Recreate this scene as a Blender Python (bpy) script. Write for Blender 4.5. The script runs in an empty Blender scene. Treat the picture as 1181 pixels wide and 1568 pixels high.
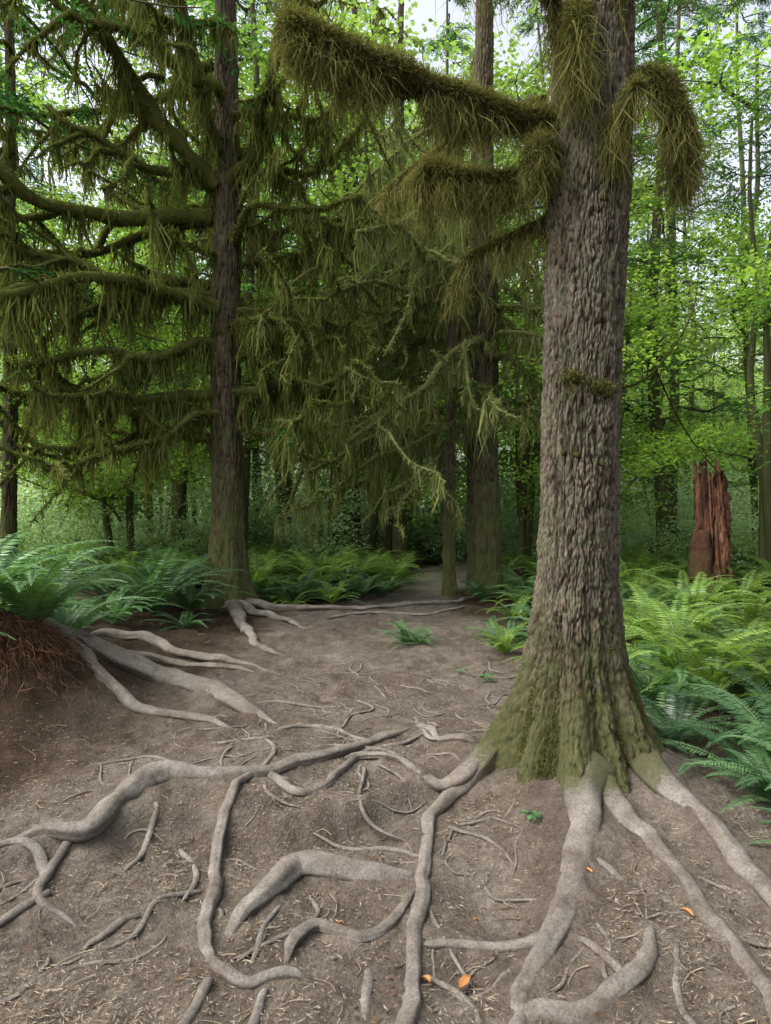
import bpy, math
import numpy as np
from mathutils import Vector
R = np.random.default_rng(7)
sc = bpy.context.scene
COL = sc.collection

# ---------------------------------------------------------------- noise
def _h(ix, iy, iz):
    n = (ix*374761393 + iy*668265263 + iz*1440662683) & 0xffffffff
    n = ((n ^ (n >> 13))*1274126177) & 0xffffffff
    return ((n ^ (n >> 16)) & 0xffff)/65535.0
def vn(x, y, z=0.0):
    x, y, z = np.broadcast_arrays(np.asarray(x, float), np.asarray(y, float), np.asarray(z, float))
    ix, iy, iz = [np.floor(a).astype(np.int64) for a in (x, y, z)]
    fx, fy, fz = x-ix, y-iy, z-iz
    fx, fy, fz = [f*f*(3-2*f) for f in (fx, fy, fz)]
    r = 0
    for a in (0, 1):
        for b in (0, 1):
            for c in (0, 1):
                r = r + _h(ix+a, iy+b, iz+c)*(fx if a else 1-fx)*(fy if b else 1-fy)*(fz if c else 1-fz)
    return r*2-1
def ss(a, b, x):
    t = np.clip((x-a)/(b-a), 0, 1); return t*t*(3-2*t)

# ---------------------------------------------------------------- mesh builder
class MB:
    def __init__(s): s.V=[]; s.F=[]; s.A=[]; s.M=[]; s.n=0
    def add(s, v, f, a=0.5, m=0):
        v=np.asarray(v,float).reshape(-1,3); f=np.asarray(f,np.int64).reshape(-1,4)
        s.V.append(v); s.F.append(f+s.n); s.n+=len(v)
        s.A.append(np.broadcast_to(np.asarray(a,float),(len(v),)).copy()); s.M.append(np.full(len(f),m))
    def data(s): return np.concatenate(s.V),np.concatenate(s.F),np.concatenate(s.A),np.concatenate(s.M)
    def mesh(s, name, mats, smooth=True):
        V,F,A,M=s.data(); me=bpy.data.meshes.new(name)
        me.vertices.add(len(V)); me.loops.add(len(F)*4); me.polygons.add(len(F))
        me.vertices.foreach_set("co",V.astype(np.float32).ravel())
        me.loops.foreach_set("vertex_index",F.astype(np.int32).ravel())
        me.polygons.foreach_set("loop_start",(np.arange(len(F))*4).astype(np.int32))
        try: me.polygons.foreach_set("loop_total",np.full(len(F),4,np.int32))
        except Exception: pass
        for m in mats: me.materials.append(m)
        me.polygons.foreach_set("material_index",M.astype(np.int32))
        me.polygons.foreach_set("use_smooth",np.full(len(F),smooth))
        at=me.attributes.new("rnd",'FLOAT','POINT'); at.data.foreach_set("value",A.astype(np.float32))
        me.update(calc_edges=True); return me
    def obj(s, name, mats, smooth=True, parent=None):
        return link(name, s.mesh(name,mats,smooth), parent)
def link(name, me, parent=None, loc=None, rot=0, sca=1, col=None):
    o=bpy.data.objects.new(name,me); COL.objects.link(o)
    if parent: o.parent=parent
    if loc is not None: o.location=loc
    if col is not None: o.color=(*col,1)
    o.rotation_euler=(0,0,rot); o.scale=(sca,)*3
    return o
def unit(v): return v/np.maximum(np.linalg.norm(v,axis=-1,keepdims=True),1e-9)

def catmull(P, n):
    P=np.asarray(P,float); Q=np.vstack([2*P[0]-P[1],P,2*P[-1]-P[-2]])
    t=np.linspace(0,len(P)-1-1e-6,n); i=t.astype(int); f=(t-i)[:,None]
    a,b,c,d=Q[i],Q[i+1],Q[i+2],Q[i+3]
    return .5*((2*b)+(-a+c)*f+(2*a-5*b+4*c-d)*f*f+(-a+3*b-3*c+d)*f**3)
def tube(mb, P, r, ns=8, nz=0.15, fr=6., m=0, a=None, flat=1.0, seed=0, grain=0):
    P=np.asarray(P,float); n=len(P); r=np.broadcast_to(np.asarray(r,float),(n,))
    T=unit(np.gradient(P,axis=0)); u=np.cross(T[0],[0.13,0.2,1.0])
    if np.linalg.norm(u)<.2: u=np.cross(T[0],[1,0,0])
    u/=np.linalg.norm(u); U=np.empty_like(P)
    for i in range(n):
        u=u-T[i]*(u@T[i]); u/=np.linalg.norm(u)+1e-9; U[i]=u
    W=np.cross(T,U); th=np.arange(ns)*2*math.pi/ns
    D=U[:,None]*np.cos(th)[None,:,None]+W[:,None]*np.sin(th)[None,:,None]
    rr=r[:,None]*np.ones(ns)
    if nz:
        q=P[:,None]+D*rr[...,None]*1.2
        rr=rr*(1+nz*(vn(q[...,0]*fr+seed,q[...,1]*fr,q[...,2]*fr)+.5*vn(q[...,0]*fr*2.7,q[...,1]*fr*2.7+seed,q[...,2]*fr*2.7)))
    if grain:
        ln=np.r_[0,np.cumsum(np.linalg.norm(np.diff(P,axis=0),axis=1))][:,None]
        rr=rr*(1+grain*(vn(np.cos(th)[None]*1.6+seed,np.sin(th)[None]*1.6,ln*2.5)+.5*vn(np.cos(th)[None]*4+seed,np.sin(th)[None]*4,ln*4)))
    V=P[:,None]+D*rr[...,None]
    if flat!=1: V[...,2]=P[:,None,2]+(V[...,2]-P[:,None,2])*flat
    i=np.arange(n-1)[:,None]*ns; j=np.arange(ns)[None]; k=(j+1)%ns
    F=np.stack([i+j,i+k,i+ns+k,i+ns+j],-1)
    if a is None: a=np.clip(.5+.5*vn(V[...,0]*5,V[...,1]*5,V[...,2]*5),0,1).ravel()
    mb.add(V,F,a,m)
    c=np.arange(ns)
    for base in ((n-1)*ns,0):
        q=[[base+c[t],base+c[t+1],base+c[ns-2-t],base+c[ns-1-t]] for t in range(ns//2-1)]
        if q: mb.F.append(np.array(q)+mb.n-n*ns); mb.M.append(np.full(len(q),m))
def ribbons(mb, S, D, L, W, m=0, a=None, bend=.25):
    N=len(S)
    if not N: return
    D=unit(D); sd=unit(np.cross(D,R.normal(size=(N,3))))
    L=np.broadcast_to(L,(N,))[:,None]; W=np.broadcast_to(W,(N,))[:,None]
    off=unit(R.normal(size=(N,3)))*L*bend*.3; off2=unit(R.normal(size=(N,3)))*L*bend*.3
    p1=S+D*L*.5+off; p2=S+D*L+off2
    V=np.stack([S-sd*W*.5,S+sd*W*.5,p1-sd*W*.42,p1+sd*W*.42,p2-sd*W*.06,p2+sd*W*.06],1)
    b=np.arange(N)[:,None,None]*6; F=b+np.array([[0,1,3,2],[2,3,5,4]])[None]
    if a is None: a=R.random(N)
    mb.add(V,F,np.repeat(np.broadcast_to(a,(N,)),6),m)
def leaves(mb, C, D, Nn, L, W, m=0, a=None):
    N=len(C); D=unit(D); S=unit(np.cross(D,Nn)); L=np.broadcast_to(L,(N,))[:,None]; W=np.broadcast_to(W,(N,))[:,None]
    V=np.stack([C,C+D*L*.45+S*W*.5,C+D*L,C+D*L*.45-S*W*.5],1)
    F=np.arange(N*4).reshape(N,4)
    if a is None: a=R.random(N)
    mb.add(V,F,np.repeat(a,4),m)
def twigs(mb, S, D, L, k=9, ll=.11, lw=.035, m=0, droop=.35, a=None):
    N=len(S); D=unit(D); up=np.tile([0,0,1.],(N,1)); sd=unit(np.cross(D,up)+R.normal(size=(N,3))*.15)
    t=(np.arange(k)+.5)/k
    P=S[:,None]+D[:,None]*(L[:,None]*t)[...,None]; P[...,2]-=droop*L[:,None]*t**2
    if a is None: a=R.random(N)
    for s in (1,-1):
        dd=D[:,None]*.65+s*sd[:,None]*.8+R.normal(size=(N,k,3))*.18; dd[...,2]-=.25
        ln=ll*(1.15-.7*t)[None]*R.uniform(.7,1.3,(N,k))
        nn=np.array([0,0,1.])+R.normal(size=(N,k,3))*.35
        aa=np.clip(np.repeat(a,k)+R.normal(size=N*k)*.15,0,1)
        leaves(mb,P.reshape(-1,3),dd.reshape(-1,3),nn.reshape(-1,3),ln.ravel(),lw,m,aa)

# ---------------------------------------------------------------- materials
def newmat(name):
    m=bpy.data.materials.new(name); m.use_nodes=True; nt=m.node_tree; nt.nodes.clear()
    return m,nt,nt.nodes.new('ShaderNodeOutputMaterial')
def nd(nt,t,ins=None,**pr):
    n=nt.nodes.new('ShaderNode'+t)
    for k,v in pr.items(): setattr(n,k,v)
    for k,v in (ins or {}).items():
        s=n.inputs[k]
        if isinstance(v,bpy.types.NodeSocket): nt.links.new(v,s)
        else:
            if isinstance(v,(tuple,list)) and len(v)==3 and len(getattr(s,'default_value',()) )==4: v=(*v,1)
            s.default_value=v
    return n
def ramp(nt,fac,stops,mode='LINEAR'):
    n=nt.nodes.new('ShaderNodeValToRGB'); nt.links.new(fac,n.inputs[0]); cr=n.color_ramp; cr.interpolation=mode
    while len(cr.elements)<len(stops): cr.elements.new(.5)
    for e,(p,c) in zip(cr.elements,stops): e.position=p; e.color=(*c,1) if len(c)==3 else c
    return n.outputs[0]
def mixc(nt,f,a,b,bt='MIX'):
    n=nt.nodes.new('ShaderNodeMix'); n.data_type='RGBA'; n.blend_type=bt
    for i,v in ((0,f),(6,a),(7,b)):
        if isinstance(v,bpy.types.NodeSocket): nt.links.new(v,n.inputs[i])
        else: n.inputs[i].default_value=(*v,1) if isinstance(v,tuple) else v
    return n.outputs[2]
def noise(nt,co,scale,detail=4,rough=.6):
    return nd(nt,'TexNoise',{'Vector':co,'Scale':scale,'Detail':detail,'Roughness':rough}).outputs[0]
def leafmat(name,c1,c2,trans=.4,tint=(1.5,1.6,.7),gloss=.0,oc=True):
    m,nt,out=newmat(name)
    at=nd(nt,'Attribute',attribute_name='rnd').outputs['Fac']
    oi=nd(nt,'ObjectInfo')
    c=ramp(nt,at,[(0,c1),(1,c2)])
    v=nd(nt,'MapRange',{'Value':oi.outputs['Random'],'To Min':.75,'To Max':1.2}).outputs[0]
    c=nd(nt,'HueSaturation',{'Color':c,'Value':v}).outputs[0]
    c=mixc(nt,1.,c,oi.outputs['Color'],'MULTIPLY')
    d=nd(nt,'BsdfDiffuse',{'Color':c}).outputs[0]
    tc=mixc(nt,1.,c,tint,'MULTIPLY')
    t=nd(nt,'BsdfTranslucent',{'Color':tc}).outputs[0]
    s=nd(nt,'MixShader',{0:trans,1:d,2:t}).outputs[0]
    if gloss:
        g=nd(nt,'BsdfGlossy',{'Color':(.8,.85,.8),'Roughness':.42}).outputs[0]
        s=nd(nt,'MixShader',{0:gloss,1:s,2:g}).outputs[0]
    nt.links.new(s,out.inputs[0]); return m
def barkmat(name,lo,hi,moss=(.07,.075,.02),mz=(0.3,1.1),mossbase=.0,lich=.25,bs=60,stretch=.25):
    m,nt,out=newmat(name)
    at=nd(nt,'Attribute',attribute_name='rnd').outputs['Fac']
    co=nd(nt,'TexCoord').outputs['Object']
    st=nd(nt,'Mapping',{'Vector':co,'Scale':(1,1,stretch)}).outputs[0]
    n1=noise(nt,st,bs,6,.65); n2=noise(nt,co,3.5,4,.6); n3=noise(nt,co,14,5,.7)
    c=ramp(nt,at,[(0,lo),(.35,tuple(.55*a+.45*b for a,b in zip(lo,hi))),(.75,hi),(1,tuple(h*1.2 for h in hi))])
    c=mixc(nt,.8,c,ramp(nt,n1,[(.3,(.5,.46,.43)),(.65,(1.25,1.25,1.22))]),'MULTIPLY')
    c=mixc(nt,.8,c,ramp(nt,n2,[(.3,(.62,.53,.44)),(.65,(1.12,1.12,1.12))]),'MULTIPLY')
    c=mixc(nt,nd(nt,'Math',{0:ramp(nt,n3,[(.5,(0,0,0)),(.66,(1,1,1))]),1:lich},operation='MULTIPLY').outputs[0],c,(.16,.185,.13))
    z=nd(nt,'SeparateXYZ',{0:co}).outputs[2]
    zz=nd(nt,'MapRange',{'Value':z,'From Min':mz[0],'From Max':mz[1],'To Min':.62,'To Max':mossbase}).outputs[0]
    k=nd(nt,'Math',{0:nd(nt,'Math',{0:zz,1:n2},operation='ADD').outputs[0],1:n3},operation='ADD').outputs[0]
    k=nd(nt,'MapRange',{'Value':k,'From Min':1.12,'From Max':1.5,'To Max':.85}).outputs[0]
    c=mixc(nt,k,c,mixc(nt,n1,tuple(.3*a for a in moss),tuple(1.5*a for a in moss)))
    b=nd(nt,'Bump',{'Strength':.9,'Distance':.014,'Height':n1}).outputs[0]
    p=nd(nt,'BsdfPrincipled',{'Base Color':c,'Roughness':.9,'Normal':b,'Specular IOR Level':.15})
    nt.links.new(p.outputs[0],out.inputs[0]); return m
def groundmat():
    m,nt,out=newmat('forest_soil')
    at=nd(nt,'Attribute',attribute_name='rnd').outputs['Fac']
    co=nd(nt,'TexCoord').outputs['Object']
    n0=noise(nt,co,.9,3); n1=noise(nt,co,5,6,.65); n2=noise(nt,co,38,6,.7); n3=noise(nt,co,220,3,.6)
    dirt=ramp(nt,n1,[(.25,(.076,.063,.050)),(.5,(.130,.112,.092)),(.75,(.205,.184,.157))])
    fl=ramp(nt,n1,[(.3,(.028,.020,.013)),(.6,(.062,.044,.028)),(.8,(.045,.05,.018))])
    c=mixc(nt,at,fl,dirt)
    c=mixc(nt,nd(nt,'MapRange',{'Value':at,'From Min':1.05,'From Max':1.8}).outputs[0],c,(.38,.34,.30))  # sunlit clearing painted as paler soil on the far path
    c=mixc(nt,.85,c,ramp(nt,n2,[(.3,(.55,.52,.49)),(.5,(.95,.95,.95)),(.7,(1.3,1.28,1.25))]),'MULTIPLY')
    c=mixc(nt,.85,c,ramp(nt,n0,[(.3,(.66,.60,.55)),(.7,(1.18,1.18,1.18))]),'MULTIPLY')
    c=mixc(nt,.7,c,ramp(nt,n3,[(.35,(.5,.46,.42)),(.65,(1.4,1.4,1.38))]),'MULTIPLY')
    vo=nd(nt,'TexVoronoi',{'Vector':co,'Scale':70.}).outputs['Distance']
    hh=nd(nt,'Math',{0:n2,1:nd(nt,'Math',{0:vo,1:.3},operation='MULTIPLY').outputs[0]},operation='ADD').outputs[0]
    b=nd(nt,'Bump',{'Strength':1.,'Distance':.03,'Height':hh}).outputs[0]
    b=nd(nt,'Bump',{'Strength':.6,'Distance':.006,'Height':n3,'Normal':b}).outputs[0]
    p=nd(nt,'BsdfPrincipled',{'Base Color':c,'Roughness':.95,'Normal':b,'Specular IOR Level':.1})
    nt.links.new(p.outputs[0],out.inputs[0]); return m
def rootmat():
    m,nt,out=newmat('root_bark')
    at=nd(nt,'Attribute',attribute_name='rnd').outputs['Fac']
    co=nd(nt,'TexCoord').outputs['Object']
    n1=noise(nt,co,9,5,.65); n2=noise(nt,co,85,7,.8); n3=noise(nt,co,26,6,.75); n4=noise(nt,co,4,3,.6)
    c=ramp(nt,n1,[(.28,(.115,.100,.084)),(.5,(.19,.174,.153)),(.72,(.28,.262,.237))])
    c=mixc(nt,.85,c,ramp(nt,n2,[(.34,(.45,.41,.38)),(.62,(1.25,1.23,1.2))]),'MULTIPLY')
    c=mixc(nt,.6,c,ramp(nt,n4,[(.35,(.72,.65,.58)),(.6,(1.12,1.12,1.12))]),'MULTIPLY')
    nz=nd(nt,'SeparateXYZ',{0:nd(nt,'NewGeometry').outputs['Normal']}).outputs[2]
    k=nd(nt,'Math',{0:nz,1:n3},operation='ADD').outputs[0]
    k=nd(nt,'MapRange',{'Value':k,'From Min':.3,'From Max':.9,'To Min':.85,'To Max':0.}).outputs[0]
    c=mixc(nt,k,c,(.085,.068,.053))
    km=nd(nt,'Math',{0:nd(nt,'Math',{0:at,1:n3},operation='ADD').outputs[0],1:n1},operation='ADD').outputs[0]
    km=nd(nt,'MapRange',{'Value':km,'From Min':1.3,'From Max':1.6,'To Max':.8}).outputs[0]
    c=mixc(nt,km,c,mixc(nt,n2,(.02,.022,.008),(.09,.095,.028)))
    b=nd(nt,'Bump',{'Strength':1.,'Distance':.012,'Height':n2}).outputs[0]
    b=nd(nt,'Bump',{'Strength':.5,'Distance':.02,'Height':n3,'Normal':b}).outputs[0]
    p=nd(nt,'BsdfPrincipled',{'Base Color':c,'Roughness':.85,'Normal':b,'Specular IOR Level':.15})
    nt.links.new(p.outputs[0],out.inputs[0]); return m

M_ground=groundmat(); M_root=rootmat()
M_bark=barkmat('fir_bark',(.018,.011,.007),(.124,.107,.082),moss=(.050,.053,.016),mz=(.25,1.2),mossbase=.14,lich=.45)
M_bark2=barkmat('mossy_bark',(.022,.015,.010),(.105,.082,.058),moss=(.07,.08,.022),mz=(0,3),mossbase=.18,lich=.2,bs=30)
M_bark3=barkmat('far_bark',(.04,.032,.025),(.11,.095,.073),moss=(.07,.08,.025),mz=(0,8),mossbase=.35,bs=12)
M_stump=barkmat('rotten_wood',(.028,.013,.009),(.18,.085,.052),mz=(0,1.2),mossbase=-.1,lich=.15,bs=30,stretch=.1)
M_moss=leafmat('hanging_moss',(.045,.045,.014),(.23,.22,.075),.3,(1.2,1.25,.8))
M_moss_d=leafmat('hanging_moss_dark',(.036,.043,.012),(.18,.195,.055),.35,(1.3,1.4,.8))  # darker, greener moss colour
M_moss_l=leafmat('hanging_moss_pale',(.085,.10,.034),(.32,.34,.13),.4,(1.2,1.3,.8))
M_need=leafmat('conifer_needles',(.022,.058,.024),(.075,.15,.055),.4,(1.3,1.7,.7))
M_need2=leafmat('cedar_sprays',(.04,.09,.035),(.13,.23,.08),.45,(1.4,1.7,.7))
M_maple=leafmat('maple_leaves',(.075,.145,.03),(.26,.39,.09),.58,(1.35,1.45,.7))
M_bush=leafmat('shrub_leaves',(.14,.25,.075),(.38,.53,.20),.5,(1.35,1.4,.8))
M_fern=leafmat('fern_fronds',(.03,.08,.034),(.11,.21,.07),.3,(1.4,1.6,.6),.05)
M_fernb=leafmat('fern_fronds_bright',(.08,.155,.03),(.25,.37,.08),.45,(1.4,1.5,.6),.03)
M_dead=leafmat('dead_fern',(.05,.025,.015),(.18,.105,.06),.15,(1,1,1))
M_litter=leafmat('needle_litter',(.11,.08,.05),(.40,.34,.25),.05,(1,1,1))
M_orange=leafmat('fallen_leaf_mat',(.36,.16,.055),(.46,.24,.09),.2,(1,1,1))

# ---------------------------------------------------------------- ground
TX,TY=1.18,4.05
def ledge(x): return 3.35+.3*(x+1.5)+.12*np.sin(x*4)
def hgt(x,y):
    x=np.asarray(x,float); y=np.asarray(y,float)
    h=.60*np.exp(-(((x+3.2)/.75)**2+((y-5.5)/.95)**2))
    h=h+.22*ss(-1.9,-4.2,x)*ss(3.,5.,y)*(1-ss(9,14,y))
    h=h+.15*np.exp(-((x-TX)**2+(y-TY)**2)/.75)
    h=h-.12*(1-ss(-.16,.02,y-ledge(x)))*(1-ss(.2,1.0,x))
    h=h+.04*vn(x*1.3,y*1.3,3.)+.028*vn(x*4,y*4,5.)+.014*vn(x*11,y*11,6.)+.007*vn(x*30,y*30,2.)
    far=np.clip((np.abs(x-.5)-3)/6,0,1)*np.clip((y-6)/6,0,1)
    return h+far*.35*vn(x*.18,y*.18,9.)
def hsm(x,y):
    return sum(hgt(x+dx,y+dy) for dx,dy in ((0,0),(.05,0),(-.05,0),(0,.05),(0,-.05)))/5
def root_pts():
    L=[
    ([(.24,4.94),(-.07,4.59),(-.38,4.24),(-.60,4.08),(-.81,3.93),(-1.12,3.93),(-1.35,3.9),(-1.43,3.6),(-1.5,3.33),(-1.73,3.3),(-1.95,3.12)],[.03,.042,.048,.054,.06,.08,.095,.09,.07,.045,.03],.5),
    ([(.66,4.15),(.34,3.90),(.06,4.22),(-.21,4.24),(-.34,3.82),(-.56,3.80),(-.71,4.0),(-.85,3.75),(-.83,3.23),(-.745,2.79),(-.66,2.53),(-.62,2.42)],[.08,.045,.028,.03,.028,.032,.032,.036,.032,.03,.028,.03],.85),
    ([(.66,4.1),(.36,3.86),(.215,3.43),(.17,2.94),(.12,2.53),(.10,2.28),(.08,2.08),(.06,1.85)],[.09,.052,.034,.032,.03,.034,.044,.05],.6),
    ([(-.64,2.70),(-.545,2.91),(-.46,3.11),(-.316,3.2),(-.095,3.14),(.058,3.12),(.18,3.15)],[.03,.05,.058,.062,.058,.042,.02],.6),
    ([(.17,3.05),(.038,2.79),(-.108,2.70),(-.3,2.76),(-.366,2.65),(-.405,2.47)],[.02,.026,.033,.036,.034,.012],.65),
    ([(-.455,2.89),(-.49,2.61),(-.51,2.45)],[.012,.015,.01],.6),
    ([(-.64,2.5),(-.618,2.42),(-.489,2.36),(-.35,2.42),(-.238,2.42)],[.025,.03,.03,.035,.014],.55),
    ([(-.42,2.38),(-.426,2.22),(-.45,2.08),(-.44,1.9)],[.018,.022,.022,.02],.6),
    ([(-.62,2.42),(-.64,2.25),(-.70,2.08),(-.8,1.9)],[.026,.024,.022,.02],.45),
    ([(1.13,3.72),(.93,3.2),(.73,2.74),(.585,2.49),(.43,2.19),(.33,1.95)],[.15,.095,.062,.046,.04,.045],.2),
    ([(1.06,2.6),(.97,2.42),(.80,2.28),(.66,2.19),(.56,2.22),(.43,2.2)],[.012,.03,.04,.044,.04,.03],.4),
    ([(.15,2.68),(.205,2.65),(.378,2.59),(.555,2.59),(.66,2.66)],[.015,.022,.028,.03,.03],.35),
    ([(1.2,3.6),(1.22,3.25),(1.25,2.94),(1.27,2.65),(1.257,2.38),(1.25,2.16),(1.22,1.9)],[.08,.053,.042,.038,.036,.033,.03],.5),
    ([(1.40,3.85),(1.52,3.35),(1.55,2.98),(1.57,2.7),(1.6,2.45),(1.6,2.1)],[.15,.085,.066,.058,.052,.05],.35),
    ([(-3.2,5.75,.68),(-2.86,6.1,.44),(-2.35,6.0,.24),(-1.95,5.95),(-1.62,5.75),(-1.156,5.34),(-.795,5.05)],[.12,.14,.135,.125,.11,.075,.03],.5),
    ([(-3.1,6.2),(-2.77,5.85),(-2.44,5.6),(-1.93,5.2),(-1.43,5.02),(-1.0,4.84)],[.06,.07,.065,.06,.055,.02],.65),
    ([(-3.4,7.7),(-2.8,7.75),(-2.3,7.3),(-1.85,7.15),(-1.135,6.78)],[.07,.08,.07,.06,.02],.75),
    ([(-2.9,6.9),(-2.2,7.0),(-1.7,6.7),(-1.2,6.6)],[.05,.06,.045,.02],.7),
    ([(-2.45,10.7),(-2.1,10.4),(-1.55,9.85),(-1.05,9.05)],[.16,.10,.06,.03],.5),
    ([(-2.4,10.5),(-2.1,9.6),(-1.75,8.6),(-1.5,7.9),(-1.1,7.6)],[.15,.09,.065,.05,.02],.5),
    ([(-2.3,10.9),(-1.2,10.7),(-.33,10.8),(.1,11.2),(1.12,11.6),(1.7,12.6)],[.1,.06,.055,.055,.05,.06],.6),
    ([(-.9,10.1),(-.2,10.4),(.7,10.5),(1.5,11.5)],[.02,.03,.035,.04],.5),
    ([(-1.95,3.12),(-1.72,3.2),(-1.6,3.11),(-1.5,2.94),(-1.26,2.78)],[.02,.028,.03,.028,.015],.7),
    ([(-1.62,2.66),(-1.5,2.89),(-1.5,2.95)],[.022,.022,.018],.6),
    ([(-1.18,2.61),(-1.1,2.79),(-1.03,2.84)],[.018,.024,.012],.4),
    ([(-1.54,3.0),(-1.54,3.25),(-1.46,3.5)],[.026,.028,.03],.8),
    ([(.226,5.26),(.29,4.6),(.477,4.45)],[.014,.022,.014],.6),
    ([(.24,4.94),(.38,4.5),(.6,4.3)],[.03,.03,.05],.5),
    ([(-.8,4.87),(-.58,4.98),(-.24,4.8),(-.05,4.6)],[.018,.024,.02,.015],.6),
    ([(-.12,4.2),(-.13,3.67),(.1,3.5)],[.014,.014,.009],.6),
    ([(-.05,4.2),(.1,4.03),(.15,3.75)],[.012,.014,.008],.6),
    ([(-.075,2.26),(-.04,2.5)],[.022,.022],.3),
    ([(-1.06,3.4),(-.9,3.2),(-.92,2.97)],[.016,.018,.012],.5),
    ([(1.1,2.5),(1.0,2.25),(.95,2.05)],[.014,.016,.014],.3),
    ([(.3,3.55),(.5,3.35),(.62,3.1)],[.014,.014,.008],.5),
    ([(.17,2.9),(.26,2.62),(.33,2.4)],[.012,.01,.006],.5),
    ([(-.35,3.0),(-.3,2.85),(-.5,2.55),(-.58,2.5)],[.014,.015,.01,.007],.5),
    ([(-1.25,3.6),(-1.2,3.35),(-1.22,3.1)],[.02,.018,.01],.5),
    ([(-.25,5.7),(-.1,5.4),(-.3,5.2)],[.012,.014,.01],.5),
    ([(.75,2.6),(.86,2.35),(.8,2.2)],[.02,.022,.01],.2),
    ([(.95,3.2),(1.0,2.9),(.9,2.65)],[.03,.025,.012],.3),
    ([(-.81,3.93),(-.72,4.35),(-.9,4.6),(-1.3,4.5)],[.02,.018,.014,.008],.5),
    ([(-.3,4.3),(.05,4.5),(.35,4.75),(.3,5.0)],[.02,.02,.016,.01],.5),
    ([(-1.2,5.3),(-.9,5.5),(-.5,5.45),(-.2,5.6)],[.02,.02,.014,.008],.5),
    ([(-1.9,4.2),(-1.5,4.3),(-1.2,4.1)],[.012,.016,.012],.5),
    ([(.2,3.3),(.02,3.45),(-.2,3.42),(-.4,3.5)],[.014,.018,.014,.008],.5),
    ([(-.82,3.1),(-1.0,2.95),(-1.05,2.7),(-1.25,2.5)],[.016,.016,.012,.008],.5),
    ([(.12,2.5),(.3,2.3),(.32,2.1)],[.016,.014,.010],.4),
    ([(.15,4.2),(.0,4.4),(-.3,4.55),(-.5,4.5)],[.016,.018,.014,.008],.5),
    ]
    rr=np.random.default_rng(3)
    for _ in range(140):
        x=rr.uniform(-1.9,1.7); y=rr.uniform(2.1,6.8); a=rr.uniform(0,6.28); p=[(x,y)]
        for k in range(5):
            a+=rr.normal()*.5; x+=.1*math.cos(a); y+=.12*math.sin(a); p.append((x,y))
        r=rr.uniform(.003,.011); L.append((p,[r*.5,r*1.2,r*1.1,r,r*.8,r*.4],.35))
    return L
ROOTS=[]
rs=np.random.default_rng(5)
for p,r,e in root_pts():
    p3=[]
    for q,rad in zip(p,r):
        z=float(hsm(q[0],q[1]))+rad*e if len(q)==2 else q[2]
        p3.append((q[0],q[1],z))
    n=max(12,int(len(p)*12)); C=catmull(p3,n); s=rs.uniform(0,50)
    ln=np.r_[0,np.cumsum(np.linalg.norm(np.diff(C,axis=0),axis=1))]
    small=min(1.,max(r)/.03)
    C[:,0]+=.030*small*vn(ln*4.5+s,1.,0)+.009*small*vn(ln*12+s,4.,0); C[:,1]+=.034*small*vn(ln*4.5,s,0)+.010*small*vn(ln*12,s,0)
    u=np.linspace(0,1,n)
    rad=.90*np.interp(u,np.linspace(0,1,len(r)),r)*(1+.13*vn(ln*5+s,2.,0))
    if len(p[0])==2:
        z0=hsm(C[:,0],C[:,1])+rad*e; C[:,2]=.5*C[:,2]+.5*z0+rad*.3*vn(ln*3.5,s,7.)
    big0=r[0]>.07
    u0=np.clip(u/.08,0,1) if not big0 else 1.; u1=np.clip((1-u)/.14,0,1)
    C[:,2]-=rad*1.2*(1-u1)**1.5
    if not big0: C[:,2]-=rad*1.1*(1-u0)**1.5; rad=rad*(.6+.4*u0)
    rad=rad*(.4+.6*u1)
    ROOTS.append((C,rad,s))
def axis_pts(lo,a,b,hi,st,g=1.09):
    c=list(np.arange(a,b,st)); 
    v,s=b,st
    while v<hi: c.append(v); s*=g; v+=s
    v,s=a-st,st; l=[]
    while v>lo: l.append(v); s*=g; v-=s
    return np.array(l[::-1]+c)
gx=axis_pts(-150,-3.0,2.6,150,.017); gy=axis_pts(-30,1.5,6.6,260,.017,1.06)
GX,GY=np.meshgrid(gx,gy); GZ=hgt(GX,GY)
near=(GX>-3.5)&(GX<2.9)&(GY>1.4)&(GY<8)
pts=np.stack([GX[near],GY[near]],1)
bump=np.zeros(len(pts))
for C,rad,s in ROOTS:
    lo=C[:,:2].min(0)-.3; hi=C[:,:2].max(0)+.3
    idx=np.where((pts[:,0]>lo[0])&(pts[:,0]<hi[0])&(pts[:,1]>lo[1])&(pts[:,1]<hi[1]))[0]
    if not len(idx) or rad.max()<.014: continue
    d=np.sqrt(((pts[idx][:,None]-C[None,:,:2])**2).sum(-1)); j=d.argmin(1); dm=d[np.arange(len(idx)),j]; rj=rad[j]
    bump[idx]=np.maximum(bump[idx],.55*rj*np.exp(-(dm/(rj*2.2))**2))
GZ[near]=GZ[near]+bump
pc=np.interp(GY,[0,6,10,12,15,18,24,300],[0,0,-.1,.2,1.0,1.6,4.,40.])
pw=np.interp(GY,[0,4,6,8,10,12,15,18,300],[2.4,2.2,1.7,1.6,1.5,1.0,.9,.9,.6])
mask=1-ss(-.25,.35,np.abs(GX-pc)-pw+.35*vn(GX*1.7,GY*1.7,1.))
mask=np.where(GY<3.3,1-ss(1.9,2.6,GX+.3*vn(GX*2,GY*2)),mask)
mask=mask*(1+.9*ss(12.,14.,GY))  # raises the mask where sunlight is painted onto the far path
ny,nx=GX.shape; i=(np.arange(ny-1)[:,None]*nx+np.arange(nx-1)[None])
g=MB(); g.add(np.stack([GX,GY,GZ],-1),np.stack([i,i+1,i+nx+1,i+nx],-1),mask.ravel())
g.obj('forest_ground',[M_ground])

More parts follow.
